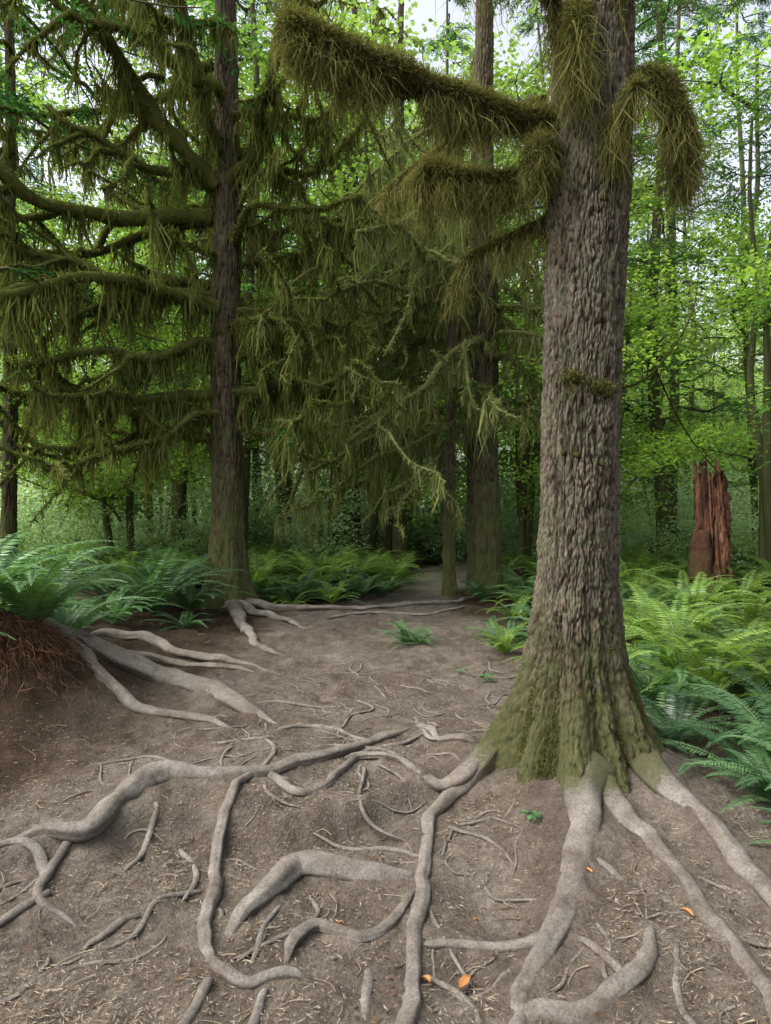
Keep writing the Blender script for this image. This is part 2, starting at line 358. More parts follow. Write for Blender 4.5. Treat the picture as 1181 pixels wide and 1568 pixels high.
rb=MB()
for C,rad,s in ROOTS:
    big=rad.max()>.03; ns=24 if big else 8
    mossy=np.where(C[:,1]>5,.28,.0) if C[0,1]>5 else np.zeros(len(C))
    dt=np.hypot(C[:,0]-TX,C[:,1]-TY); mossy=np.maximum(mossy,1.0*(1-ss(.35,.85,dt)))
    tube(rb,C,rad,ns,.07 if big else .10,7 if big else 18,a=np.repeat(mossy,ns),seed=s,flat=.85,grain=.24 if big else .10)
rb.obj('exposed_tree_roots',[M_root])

# ---------------------------------------------------------------- trunks
def trunk(mb,x,y,H,prof,nth,dz,lean=(0,0),lobes=(),K=9.,zf=5.,amp=.012,seed=0,z0=-.25):
    nz=int((H-z0)/dz); z=np.linspace(z0,H,nz); th=np.arange(nth)*2*math.pi/nth
    Z,TH=np.meshgrid(z,th,indexing='ij'); r=np.interp(Z,[p[0] for p in prof],[p[1] for p in prof])
    core=np.interp(1.6,[p[0] for p in prof],[p[1] for p in prof]); fl=np.maximum(r-core,0)
    if lobes:
        k=np.zeros_like(TH)
        for a,w,s in lobes:
            d=(TH-math.radians(a)+math.pi)%(2*math.pi)-math.pi; k=np.maximum(k,s*np.exp(-(d/math.radians(w))**2))
        r=np.minimum(r,core)+fl*(.35+.85*k)
    q=(np.cos(TH),np.sin(TH))
    r=r*(1+.045*vn(q[0]*2+seed,q[1]*2,Z*1.2)+.02*vn(q[0]*6,q[1]*6+seed,Z*4))
    wx=.05*vn(q[0]*3,q[1]*3,Z*6+seed)+.035*vn(q[0]*9,q[1]*9,Z*24)
    a_=TH+wx; q2=(np.cos(a_)*K,np.sin(a_)*K)
    n1=np.abs(vn(q2[0]+seed,q2[1],Z*zf)+.25*vn(q2[0]*2.3,q2[1]*2.3,Z*zf*4)); n2=np.abs(vn(q2[0]*1.9,q2[1]*1.9+seed,Z*zf*2.6)); n3=np.abs(vn(q2[0]*.8,q2[1]*.8,Z*zf*3.4+seed))
    rid=ss(.0,.28,n1)*(.5+.5*ss(0,.22,n2))*(.55+.45*ss(0,.15,n3))
    rid=rid*(.75+.35*vn(q[0]*4,q[1]*4,Z*5+9))
    r=r+amp*(rid-.6)+.35*amp*vn(q[0]*40,q[1]*40,Z*45)
    V=np.stack([x+lean[0]*Z+r*q[0]+.02*np.sin(Z*1.1+seed),y+lean[1]*Z+r*q[1],Z],-1)
    i=np.arange(nz-1)[:,None]*nth; j=np.arange(nth)[None]; kk=(j+1)%nth
    mb.add(V,np.stack([i+j,i+kk,i+nth+kk,i+nth+j],-1),np.clip(rid*1.1,0,1).ravel())
def empty(name,loc=(0,0,0)):
    e=bpy.data.objects.new(name,None); COL.objects.link(e); e.empty_display_size=.2; return e

def drapes(mb,P,r,dens,lmax,w,fuzz=.04,fd=100,fr=2.2,m=0,a0=0.,spread=.13,bend=.5):
    P=np.asarray(P); seg=np.linalg.norm(np.diff(P,axis=0),axis=1); cl=np.r_[0,np.cumsum(seg)]; tot=cl[-1]
    r=np.broadcast_to(np.asarray(r,float),(len(P),)); sd=R.uniform(0,99)
    def samp(n):
        t=R.uniform(0,tot,n); return np.stack([np.interp(t,cl,P[:,k]) for k in range(3)],1),np.interp(t,cl,r),t
    n=int(tot*dens)
    if n>0:
        c,rr,t=samp(n); env=np.clip(.06+1.9*np.clip(vn(t*fr*1.3+sd,3.,0)*.7+vn(t*fr*3.5+sd,9.,0)*.7-.08,0,1),0,1.2)
        keep=R.random(n)<(.25+env*1.5); c,rr,env=c[keep],rr[keep],env[keep]; n=len(c)
        d=unit(R.normal(size=(n,3)))*rr[:,None]*.8; d[:,2]=-np.abs(d[:,2])
        D=np.tile([0,0,-1.],(n,1))+R.normal(size=(n,3))*spread
        ribbons(mb,c+d,D,lmax*env*R.uniform(.25,1,n),w*R.uniform(.6,1.4,n),m,np.clip(R.random(n)*.8+.1+a0,0,1),bend)
    n=int(tot*fd)
    if n>0:
        c,rr,t=samp(n); d=unit(R.normal(size=(n,3)))
        D=d+np.array([0,0,-.6])+R.normal(size=(n,3))*.4
        ribbons(mb,c+d*rr[:,None]*.85,D,fuzz*R.uniform(.5,1.5,n),w*R.uniform(.6,1.2,n),m,np.clip(.35+.35*d[:,2]+R.normal(size=n)*.25+a0,0,1),.9)

# ---- right foreground fir
e=empty('mossy_fir_tree'); b=MB()
trunk(b,TX-.02,TY,13,[(-.25,.78),(0,.64),(.15,.53),(.36,.42),(.6,.325),(.8,.28),(1.2,.237),(2.2,.222),(3.5,.24),(4.8,.23),(13,.12)],400,.012,
      (.017,.0),((-105,16,1.),(-78,12,.75),(-52,16,1.05),(-10,20,.8),(45,25,.7),(100,25,.7),(172,20,1.05),(215,16,.45)),13.,6.5,.024,3)
b.obj('trunk',[M_bark],parent=e)
w=MB(); mo=MB()
def nlimb(P,r,n=40,dens=900,lmax=.16,wd=.0045,fd=1800,fuzz=.035,fr=2.2,nz=.28):
    C=catmull(P,n); rr=np.interp(np.linspace(0,1,n),np.linspace(0,1,len(r)),r)*(1+.38*vn(np.linspace(0,n*.32,n)+R.uniform(0,50),2.,0))
    k=.62 if max(r)>.03 else 1.
    tube(w,C,rr*k,16,nz,11,a=.0,seed=R.uniform(0,9))
    if fd>100:
        drapes(mo,C,rr*.75,0,0,wd,fuzz,fd*.6,fr,bend=.9); drapes(mo,C,rr,0,0,wd,fuzz*.9,fd*.6,fr,bend=.9)
        drapes(mo,C,rr*.8,dens*1.2,lmax,wd,0,0,fr*1.6,spread=.25,bend=.9)
        drapes(mo,C,rr*.8,dens*.8,lmax*1.25,wd,0,0,fr*4.5,spread=.22,bend=.9)
    else: drapes(mo,C,rr,dens,lmax,wd,fuzz,fd,fr)
    return C
nlimb([(1.02,4.05,4.0),(.8,3.98,3.95),(.57,3.9,3.97),(.18,3.75,4.02),(-.18,3.65,4.09),(-.39,3.6,4.16),(-.52,3.58,4.22)],[.045,.06,.08,.10,.09,.10,.095],60,6000,.25,.0045,15000,.055,nz=.5)
drapes(mo,catmull([(.8,3.98,3.93),(.5,3.9,3.9),(.3,3.8,3.93)],10),.05,4200,.46,.0045,.03,0,spread=.2,bend=.7)
nlimb([(1.02,4.1,3.68),(.72,4.1,3.66),(.44,4.15,3.70),(.28,4.2,3.78),(.22,4.25,3.66)],[.03,.035,.05,.07,.05],40,3800,.36,.0045,10000,.05,nz=.5)
nlimb([(.98,4.0,3.74),(.9,3.9,3.76),(.84,3.85,3.60)],[.045,.07,.05],20,4500,.3,.0045,13000,.05,nz=.5)
nlimb([(1.02,4.1,3.42),(.75,4.15,3.3),(.52,4.2,3.2),(.42,4.3,3.0)],[.024,.024,.02,.012],24,1100,.3,.0045,4000)
nlimb([(1.38,4.0,4.07),(1.5,3.92,4.15),(1.61,3.88,4.10),(1.69,3.87,3.92),(1.74,3.87,3.7),(1.73,3.87,3.55)],[.04,.06,.068,.058,.068,.045],30,4000,.30,.0045,12000,.05,nz=.5)
nlimb([(1.27,3.83,3.72),(1.32,3.7,3.86),(1.37,3.6,3.93)],[.035,.035,.03],14,2600,.4,.0045,8000,.04)
nlimb([(1.12,3.83,4.55),(1.07,3.74,4.35),(1.09,3.77,4.05)],[.045,.06,.04],20,3400,.38,.0045,9000,.045)
nlimb([(1.05,3.95,4.5),(.8,3.8,4.75),(.4,3.6,4.9)],[.05,.06,.05],24,2200,.4,.0045,6000)
nlimb([(1.3,3.9,4.6),(1.45,3.8,4.72),(1.9,3.7,4.75),(2.3,3.6,4.5)],[.05,.05,.04,.02],24,1300,.3,.0045,4000)
nlimb([(1.0,4.2,4.2),(.75,4.6,4.3),(.3,5.2,4.35),(-.1,5.6,4.2)],[.03,.03,.025,.015],30,700,.3,.005,2500)
nlimb([(1.36,4.2,2.45),(1.55,4.4,2.42),(1.9,4.7,2.6),(2.3,5.0,3.1),(2.45,5.2,3.7)],[.010,.008,.007,.006,.004],30,40,.06,.004,40,nz=.1)
nlimb([(1.9,4.7,2.6),(2.2,4.9,2.2),(2.6,5.2,1.9),(2.9,5.4,1.75)],[.006,.005,.004,.003],30,20,.05,.004,20,nz=.1)
for (bx,by,bz,br) in [(1.1,3.87,2.36,.045),(1.24,3.86,2.3,.05),(1.03,3.9,1.95,.018),(1.1,3.85,1.93,.016),(1.24,3.84,1.88,.024),(1.25,3.85,3.4,.03)]:
    tube(w,catmull([(bx,by+.05,bz),(bx,by-.02,bz),(bx,by-.03,bz-.02)],8),[br*1.2,br*1.1,br,br*.9,br*.8,br*.7,br*.6,br*.4],12,.4,16,a=.0)
    if br>.04: drapes(mo,np.array([(bx-.05,by-.01,bz+.03),(bx+.05,by-.01,bz)]),br,2500,.09,.0045,.022,12000,a0=-.15,bend=.9)
n=18000; th=R.uniform(0,2*math.pi,n); zz=np.abs(R.normal(size=n))*.3+.02
rad=np.interp(zz,[0,.15,.36,.6,.9],[.50,.42,.345,.285,.255])
kk=vn(np.cos(th)*2.6,np.sin(th)*2.6,zz*5)>.08; th,zz,rad=th[kk],zz[kk],rad[kk]; n=len(th)
S=np.stack([TX+rad*np.cos(th),TY+rad*np.sin(th),zz+.04],1)
ribbons(mo,S,np.stack([np.cos(th),np.sin(th),-.6+0*th],1)+R.normal(size=(n,3))*.5,R.uniform(.015,.035,n),.005,0,R.random(n)*.35,.9)
w.obj('limbs',[M_moss],parent=e); mo.obj('moss',[M_moss],smooth=False,parent=e)

# ---- generic moss-draped tree
def limb_path(x,y,z,az,L,el,droop,up,n=14,wob=.12):
    t=np.linspace(0,1,n); s=R.uniform(0,99)
    a=az+.8*vn(t*2+s,1.,0)+.45*vn(t*6+s,8.,0); hx=np.cumsum(np.cos(a))*L/n; hy=np.cumsum(np.sin(a))*L/n
    zz=z+L*(math.tan(el)*t-droop*t**1.6+up*t**4)+wob*(vn(t*4+s,2.,0)-vn(s,2.,0))*L*.55
    return np.stack([x+hx,y+hy,zz],1)
def mossy_tree(name,x,y,H,prof,limbs,mm,lean=(0,0),sub=5,dens=120,lmax=.5,wd=.02,needles=.5,lobes=(),nth=120,dz=.05,nm=None,K=7.,fd=110):
    e=empty(name); b=MB()
    trunk(b,x,y,H,prof,nth,dz,lean,lobes,K,3.,.035,int(abs(x*7))+1); b.obj('trunk',[M_bark2],parent=e)
    w=MB(); mo=MB(); nd_=MB(); tS=[];tD=[];tL=[]
    for (z,az,L,el,dr,up,r) in limbs:
        P=limb_path(x+lean[0]*z,y+lean[1]*z,z,az,L,el,dr,up,20)
        rr=np.linspace(r,r*.35,20); tube(w,P,rr*.9,8,.5,5,a=np.clip(.2+.3*R.random(160),0,1),seed=R.uniform(0,9)); drapes(mo,P,rr,dens,lmax,wd,.09,fd)
        for k in range(sub):
            i=R.integers(3,19); d=unit(P[min(i+1,19)]-P[i-1]); a2=math.atan2(d[1],d[0])+R.choice([-1,1])*R.uniform(.3,1.3)
            Q=limb_path(*P[i],a2,L*R.uniform(.2,.5),R.uniform(-.6,.7),R.uniform(0,1.0),R.uniform(0,.4),9)
            q=np.linspace(rr[i]*.7,.010,9); tube(w,Q,q,5,.4,6,seed=R.uniform(0,9)); drapes(mo,Q,q,dens*.5,lmax*.65,wd,.06,fd*.7)
            if R.random()<needles:
                for _ in range(5):
                    j=R.integers(3,9); tS.append(Q[j]); dd=unit(Q[-1]-Q[0])+R.normal(size=3)*.5; dd[2]-=.2; tD.append(dd); tL.append(R.uniform(.25,.5))
    w.obj('limbs',[mm],parent=e); mo.obj('moss',[mm],smooth=False,parent=e)
    if tS: twigs(nd_,np.array(tS),np.array(tD),np.array(tL),10,.08,.022); nd_.obj('needles',[nm or M_need],smooth=False,parent=e)
def rl(n,z0,z1,Lf,az=None,el=(-.1,.35),dr=(.1,.5),up=(0,.4),r=(.03,.06)):
    out=[]
    for z in np.linspace(z0,z1,n):
        a=R.uniform(0,2*math.pi) if az is None else az+R.normal()*.35
        out.append((z+R.uniform(-.2,.2),a,Lf(z)*R.uniform(.7,1.2),R.uniform(*el),R.uniform(*dr),R.uniform(*up),R.uniform(*r)))
    return out
pi=math.pi
L1=rl(7,3.2,10.5,lambda z:2.6,r=(.05,.08))+rl(6,2.9,9,lambda z:4.1,az=pi,r=(.07,.11),dr=(.0,.35))+rl(4,3.2,8.5,lambda z:3.4,az=pi+.7,r=(.07,.11),dr=(0,.3))+rl(11,2.8,7.5,lambda z:2.6,az=-.25,r=(.055,.08))+\
   [(6.4,pi+.15,4.6,.05,.05,.1,.16),(6.9,pi+.35,4.4,.55,-.25,.3,.15),(4.9,pi+.1,4.6,.1,.22,.15,.13),(3.5,pi+.25,4.2,.05,.15,.3,.11),(7.5,-pi/2-.3,3.,.9,-.2,.6,.13),(7.,-pi/2+.5,3.,.6,0,.6,.13),(8,pi-.5,3.6,.8,-.1,.3,.12)]
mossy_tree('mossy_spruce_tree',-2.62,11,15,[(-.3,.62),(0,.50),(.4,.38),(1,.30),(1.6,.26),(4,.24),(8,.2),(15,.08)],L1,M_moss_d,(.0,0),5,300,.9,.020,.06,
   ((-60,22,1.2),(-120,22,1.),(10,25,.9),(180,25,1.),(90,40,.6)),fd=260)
L2=rl(10,3.3,11,lambda z:2.6,el=(-.2,.3),dr=(.3,.9))+rl(15,3.2,8,lambda z:3.6,az=pi+.15,el=(-.1,.2),dr=(.4,1.0),up=(0,.3),r=(.045,.07))+\
   rl(8,3.5,7,lambda z:2.0,az=-.3,dr=(.5,1.3))+[(5.3,pi+.1,4.4,-.1,.72,.0,.09),(5.0,pi+.3,4.,-.2,.55,.1,.08),(6.,pi-.1,4.2,.0,.6,.1,.08),(5.6,pi+.45,4.2,.1,.4,.1,.08),(6.6,pi+.6,4.2,.1,.4,.1,.09),(7.2,-pi/2-.4,3.4,.1,.4,.1,.09)]
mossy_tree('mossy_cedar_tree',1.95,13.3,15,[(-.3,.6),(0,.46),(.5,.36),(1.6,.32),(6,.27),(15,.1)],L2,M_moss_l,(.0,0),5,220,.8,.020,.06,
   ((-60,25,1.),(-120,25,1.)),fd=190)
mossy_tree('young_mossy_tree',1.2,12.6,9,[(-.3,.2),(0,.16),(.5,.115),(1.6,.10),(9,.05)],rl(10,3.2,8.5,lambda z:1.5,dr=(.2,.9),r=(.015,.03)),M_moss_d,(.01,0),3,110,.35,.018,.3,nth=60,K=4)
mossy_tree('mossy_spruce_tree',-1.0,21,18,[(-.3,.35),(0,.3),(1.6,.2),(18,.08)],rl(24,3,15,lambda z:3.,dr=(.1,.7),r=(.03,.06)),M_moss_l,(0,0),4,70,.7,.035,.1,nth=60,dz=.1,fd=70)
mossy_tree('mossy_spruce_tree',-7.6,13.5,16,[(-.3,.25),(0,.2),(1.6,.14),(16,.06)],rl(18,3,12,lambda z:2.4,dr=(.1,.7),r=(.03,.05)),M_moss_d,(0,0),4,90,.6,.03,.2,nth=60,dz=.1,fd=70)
mossy_tree('mossy_spruce_tree',.4,17.5,16,[(-.3,.3),(0,.25),(1.6,.16),(16,.06)],rl(18,4.5,14,lambda z:2.8,dr=(.1,.7),r=(.025,.05)),M_moss_l,(0,0),4,70,.7,.03,.1,nth=60,dz=.1,fd=70)

# ---------------------------------------------------------------- background tree variants
def conifer(seed,H,zl,Lm,mat,n=54,tw=10):
    global R; R=np.random.default_rng(seed); m=MB()
    z=np.linspace(-.4,H,26); P=np.stack([.25*vn(z*.15,seed*1.,0),.25*vn(z*.15,5.+seed,0),z],1)
    tube(m,P,np.interp(z,[-.4,.5,H],[.34,.2,.03]),12,.1,3)
    for zi in np.linspace(zl,H-.5,n):
        L=Lm*(1-((zi-zl)/(H-zl))**1.6*.8)*R.uniform(.6,1.15)
        Q=limb_path(0,0,zi,R.uniform(0,6.28),L,R.uniform(-.1,.25),R.uniform(.15,.5),0,12)
        tube(m,Q,np.linspace(.035,.008,12),4,.2,5)
        k=tw; i=R.integers(3,12,k*2); d=unit(Q[-1]-Q[0]); sd=np.array([-d[1],d[0],0])
        s=R.choice([-1,1],k*2)[:,None]; D=d*.6+s*sd*.9+R.normal(size=(k*2,3))*.2
        twigs(m,Q[i]+R.normal(size=(k*2,3))*.06,D,R.uniform(.4,.95,k*2)*(.5+L/Lm*.5),8,.15,.045,1,.4,np.clip(R.random(k*2),0,1))
    return m.mesh('conifer',[M_bark3,mat],False)
def maple(seed,H,spread,mat,nb=8,cl=12,per=62,zb=2.5):
    global R; R=np.random.default_rng(seed); m=MB(); C=[]
    for s in range(2):
        a=R.uniform(0,6.28); z=np.linspace(-.3,H*.8,14); P=np.stack([np.cos(a)*(z*.08+.2)+.2*vn(z*.4,seed+s*9.,0),np.sin(a)*(z*.08+.2)+.2*vn(z*.4,3.,s+seed),z],1)
        tube(m,P,np.linspace(.13,.03,14),8,.2,4)
        for k in range(nb):
            i=R.integers(3,14); Q=limb_path(*P[i],R.uniform(0,6.28),spread*R.uniform(.6,1.1),R.uniform(.1,.8),R.uniform(.1,.6),0,10)
            tube(m,Q,np.linspace(.04,.01,10),5,.3,5)
            for c in range(cl): C.append(Q[R.integers(3,10)]+R.normal(size=3)*[.6,.6,.3])
    C=np.array(C); n=len(C)*per
    off=R.normal(size=(n,3))*[.42,.42,.13]; c=np.repeat(C,per,0)+off
    D=R.normal(size=(n,3))*[1,1,.35]; D[:,2]-=.3; N=np.array([0,0,1.])+R.normal(size=(n,3))*.45
    a=np.clip(np.repeat(R.random(len(C)),per)*.7+R.random(n)*.4,0,1)
    leaves(m,c,D,N,R.uniform(.08,.15,n),R.uniform(.07,.13,n),1,a)
    return m.mesh('maple',[M_bark3,mat],False)
def shrub(seed,H,W,mat,n=4200,ls=.09):
    global R; R=np.random.default_rng(seed); m=MB()
    cs=[]
    for k in range(16):
        Q=limb_path(0,0,0,R.uniform(0,6.28),W*R.uniform(.3,1),R.uniform(.7,1.3),R.uniform(.2,.8),0,8); Q[:,2]=np.clip(Q[:,2],0,H)
        tube(m,Q,np.linspace(.015,.004,8),4,.2,5)
        for _ in range(6): cs.append(Q[R.integers(2,8)]+R.normal(size=3)*[.3,.3,.2])
    cs=np.array(cs); cs[:,2]=np.abs(cs[:,2]); per=n//len(cs); c=np.repeat(cs,per,0); c=c+R.normal(size=c.shape)*[.22,.22,.1]; k=len(c)
    D=R.normal(size=(k,3))*[1,1,.4]; N=np.array([0,0,1.])+R.normal(size=(k,3))*.5
    leaves(m,c,D,N,ls*R.uniform(.6,1.4,k),ls*.8*R.uniform(.6,1.2,k),1,np.clip(np.repeat(R.random(len(cs)),per)*.7+R.random(k)*.3,0,1))
    return m.mesh('shrub',[M_bark3,mat],False)
CV=[conifer(11,24,4.5,4.2,M_need),conifer(12,21,3.6,3.6,M_need2),conifer(13,26,6,4.4,M_need2)]
MV=[maple(21,13,3.6,M_maple),maple(22,10,3.2,M_maple,zb=1.5),maple(23,15,3.8,M_maple)]
SV=[shrub(31,2.0,1.4,M_bush),shrub(32,1.5,1.2,M_bush,4200,.07)]
def slim(seed,H,r):
    global R; R=np.random.default_rng(seed); m=MB(); z=np.linspace(-.3,H,24)
    tube(m,np.stack([.5*vn(z*.25,seed*1.,0)+.05*z*R.normal(),.4*vn(z*.25,3.,seed),z],1),np.linspace(r,r*.4,24),8,.25,4)
    for k in range(16):
        Q=limb_path(0,0,R.uniform(1.5,H),R.uniform(0,6.28),R.uniform(.6,1.8),R.uniform(-.2,.4),R.uniform(0,.5),0,8); tube(m,Q,np.linspace(.02,.005,8),4,.3,5)
    return m.mesh('slim_trunk',[M_bark3],True)
TV=[slim(51,13,.08),slim(52,15,.12),slim(53,11,.06)]
R=np.random.default_rng(99)
def haze_tint(y): k=min(max((y-15)/42,0),1); return (1+.9*k,1+.55*k,1+2.8*k)  # distance haze painted into object colour, paler and bluer with depth
def put(name,me,x,y,s=1.): return link(name,me,loc=(x,y,float(hgt(x,y))-.05),rot=R.uniform(0,6.28),sca=s,col=haze_tint(y))
for x,y,v,s in [(8.3,10.5,1,1),(-6.3,9.0,0,1),(4.6,18,0,1),(-5.6,18.5,2,1),(11.5,16,2,1),(-11.5,13,1,1),(10.5,24,0,1),(2.6,27,1,1.1),(-13,21,0,1),(7,30,2,1),(-7,30,0,1.1),(7.0,6.2,0,.9),(-3.4,16.5,1,.9),(7.8,19,1,1),(-2,31,2,1.1),(9.6,13.,0,1)]:
    put('conifer_tree',CV[v],x,y,s)
for x,y,v,s in [(-.3,20.5,0,1.2),(2.6,23,2,1.2),(-3.2,23,2,1.3),(6,21,0,1),(-8,20,1,1),(8.6,26,2,1.1),(-5,26,0,1.2),(12.5,19,1,1),(-12,17,2,1),(4.9,15.5,1,.85),(1,29,2,1.4),(-10,27,0,1.1),(-6.2,15.5,1,.8),(8.2,14.5,2,.9),(3.6,18,2,.95),(-7,24,2,1.2),(-1.6,18.5,2,1.05),(-4.6,20,2,1.2),(.8,25,2,1.4),(-2.2,27,2,1.5)]:
    put('maple_tree',MV[v],x,y,s)
df=empty('distant_forest')
for k in range(90):
    y=R.uniform(32,75); x=R.uniform(-.72,.72)*y
    me=(CV+MV+MV)[R.integers(0,9)]; link('tree',me,df,(x,y,-.2),R.uniform(0,6.28),R.uniform(1.,1.6),haze_tint(y))
for k in range(38):
    y=R.uniform(17,36); x=R.uniform(-.6,.6)*y
    if abs(x-np.interp(y,[12,15,18,24,46],[.2,1.,1.6,4.,9.]))<1. or abs(x/y-.5)<.05: continue
    link('slim_trunk',TV[k%3],df,(x,y,-.1),R.uniform(0,6.28),R.uniform(.8,1.3))
us=empty('shrub_undergrowth')
for k in range(170):
    y=R.uniform(15,46); x=R.uniform(-.72,.72)*y
    px=np.interp(y,[12,15,18,24,46],[.2,1.,1.6,4.,9.])
    if abs(x-px)<1.3 and y<21: continue
    if abs(x)<3.2 and y<17.5: continue
    link('shrub',SV[k%2],us,(x,y,float(hgt(x,y))-.1),R.uniform(0,6.28),R.uniform(.6,1.2)*(1+.016*y),haze_tint(y+12))

# ---------------------------------------------------------------- ferns
def fern(seed,nf,L,npn,mat,el=(.5,1.2),tilt=0):
    global R; R=np.random.default_rng(seed); m=MB()
    for k in range(nf):
        az=k*2.399+R.normal()*.2; e0=R.uniform(*el); l=L*R.uniform(.7,1.1); n=12; t=np.linspace(0,1,n)
        ang=e0-(e0+R.uniform(.1,.6))*t**1.3; hs=np.cumsum(np.cos(ang))*l/n; zs=np.cumsum(np.sin(ang))*l/n
        az2=az+.25*t*R.normal(); P=np.stack([np.cos(az2)*hs,np.sin(az2)*hs,zs],1); P=np.vstack([[0,0,0],P])
        a=R.uniform(.1,.9); tube(m,P,np.linspace(.005,.0015,n+1),4,0,1,m=0,a=a*.5)
        tt=np.linspace(.1,.995,npn); i=tt*n; i0=np.minimum(i.astype(int),n-1); f=(i-i0)[:,None]
        Q=P[i0]*(1-f)+P[i0+1]*f; T=unit(P[i0+1]-P[i0]); sd=unit(np.cross(T,[0,0,1.])); up=np.cross(sd,T)
        pl=l*.115*np.clip(np.minimum((tt+.05)*5,1),0,1)*(1-tt**2.6)+.004
        for s in (1,-1):
            D=sd*s+T*.28-up*.18+R.normal(size=Q.shape)*.07
            leaves(m,Q,D,up+R.normal(size=Q.shape)*.12,pl,l*.85/npn*.95,0,np.clip(a+R.normal(size=npn)*.08,0,1))
    return m.mesh('fern',[mat],False)
FV=[fern(41,19,.95,42,M_fern,(.6,1.3)),fern(42,15,.85,40,M_fern,(.3,1.0)),fern(43,20,.9,38,M_fernb,(.7,1.4)),fern(44,16,.8,36,M_fernb,(.4,1.2)),fern(45,22,1.1,46,M_fern,(.9,1.45))]
R=np.random.default_rng(17)
def pf(x,y,s,v): return link('sword_fern',FV[v],loc=(x,y,float(hgt(x,y))),rot=R.uniform(0,6.28),sca=s)
for x,y,s,v in [(-2.95,5.6,1.1,4),(-3.35,5.4,1.2,4),(-3.5,5.0,1.1,1),(-3.1,6.4,1.1,0),(-3.7,6.2,1.3,4),(-3.9,6.9,1.2,2),(-3.5,7.2,1.,0),(-3.2,9.2,1.35,4),(-3.9,9.6,1.4,1),(-2.9,9.9,1.2,0),(-3.5,10.3,1.5,4),(-4.4,8.8,1.3,1),(-4.9,9.8,1.4,0),(-4.2,8.0,1.1,1),(-5,7.9,1.3,4),(-3.4,8.4,1.,0),(-2.4,12.2,1.3,2),(-2.7,8.9,.7,1),
   (-2.0,11.8,1.1,0),(-1.5,11.7,1.2,0),(-1.0,11.8,1.1,1),(-.5,12.1,1.1,0),(-1.9,12.8,1.5,3),(-.1,12.5,1.,0),(-.2,13.4,1.2,3),(-1.3,12.5,1.5,2),(-.7,12.9,1.4,2),(-2.2,13.4,1.6,2),(-.4,14,1.4,2),(-1.7,14,1.6,3),(-1.1,13.6,1.6,2),(-1.6,11.2,.8,3),(-.9,11.3,.7,2),
   (2.05,4.7,.95,1),(2.45,4.15,1.0,0),(2.9,4.8,1.1,0),(2.15,5.5,1.,0),(3.2,5.6,1.2,2),(2.3,3.5,.85,0),(2.15,3.9,.85,1),(2.2,3.05,.7,1),(2.5,2.9,.8,0),(3.0,3.6,1.0,0),(3.4,4.3,1.1,2),(2.6,5.3,1.15,2),(2.5,6.3,1.1,3),(3.6,6.4,1.25,2),(3.0,6.9,1.2,2),(1.85,4.35,.6,1),(2.0,3.45,.55,0),(2.0,3.0,.5,1),
   (1.3,7.3,.62,2),(1.75,6.7,.85,3),(1.95,7.6,.95,0),(1.6,8.5,.8,1),(2.2,9.0,1.,0),(1.6,5.9,.65,0),(1.9,6.1,.9,2),(1.9,9.8,.9,3),(1.35,8.0,.6,0),(5.6,11.6,1.2,3),(6.2,11.6,1.1,2),(6.9,11.8,1.2,3),
   (1.75,12.1,.8,0),(2.2,12.1,.9,1),(2.7,12.6,.9,0)]: pf(x,y,s,v)
o=pf(.27,8.2,.6,0); o=pf(.42,8.0,.55,1)
for k in range(60):
    y=R.uniform(5.5,15); x=2.3+R.random()*(y*.62-1.2); 
    if abs(x-6.4)<.6 and 12.<y<13: continue
    pf(x,y,R.uniform(.95,1.35),R.choice([0,2,2,3,3]))
fu=empty('fern_undergrowth')
for k in range(270):
    y=R.uniform(12.5,27); x=R.uniform(-.65,.7)*y; px=np.interp(y,[12,15,18,24,30],[.2,1.,1.6,4.,6])
    if k<110: x=R.uniform(-4.4,.3); y=R.uniform(13.2,18.5)
    if abs(x-px)<1.3+(y<16)*.2: continue
    link('fern',FV[R.choice([0,2,3,3,2])],fu,(x,y,float(hgt(x,y))),R.uniform(0,6.28),R.uniform(1.1,1.6),haze_tint(y+3))
d=MB(); n=4200; a=R.uniform(-2.6,.6,n); rr=np.abs(R.normal(size=n))*.3+.05
X=-3.1+rr*np.cos(a); Y=5.5+rr*np.sin(a)
S=np.stack([X,Y,hgt(X,Y)+R.uniform(.0,.10,n)],1); D=np.stack([np.cos(a)*.7,np.sin(a)*.7,-.8+R.normal(size=n)*.25],1)+R.normal(size=(n,3))*.25
ribbons(d,S,D,R.uniform(.06,.25,n),R.uniform(.003,.008,n),0,None,.8); d.obj('dead_fern_thatch',[M_dead],False)

# ---------------------------------------------------------------- stump
sm=MB(); nth=120; nz=110; th=np.arange(nth)*2*pi/nth; z=np.linspace(0,1,nz); Z,TH=np.meshgrid(z,th,indexing='ij')
top=2.38+.22*vn(np.cos(TH)*2.2,np.sin(TH)*2.2,4.)+.32*vn(np.cos(TH)*7,np.sin(TH)*7,2.)+.12*vn(np.cos(TH)*16,np.sin(TH)*16,6.)
r=.30*(1+.5*np.exp(-Z*4))*(1+.14*vn(np.cos(TH)*2,np.sin(TH)*2,Z*3)); gro=np.abs(vn(np.cos(TH)*6,np.sin(TH)*6,Z*2.5)+.3*vn(np.cos(TH)*14,np.sin(TH)*14,Z*9))
r=r*(1-.3*(1-gro)**4)+.05*vn(np.cos(TH)*14,np.sin(TH)*14,Z*14)+.02*vn(np.cos(TH)*30,np.sin(TH)*30,Z*40)
V=np.stack([6.40+r*np.cos(TH)-.03*Z*top,13+r*np.sin(TH),Z*top-.05],-1); ii=np.arange(nz-1)[:,None]*nth; j=np.arange(nth)[None]; k=(j+1)%nth
sm.add(V,np.stack([ii+j,ii+k,ii+nth+k,ii+nth+j],-1),np.clip(gro*1.8,0,1).ravel())
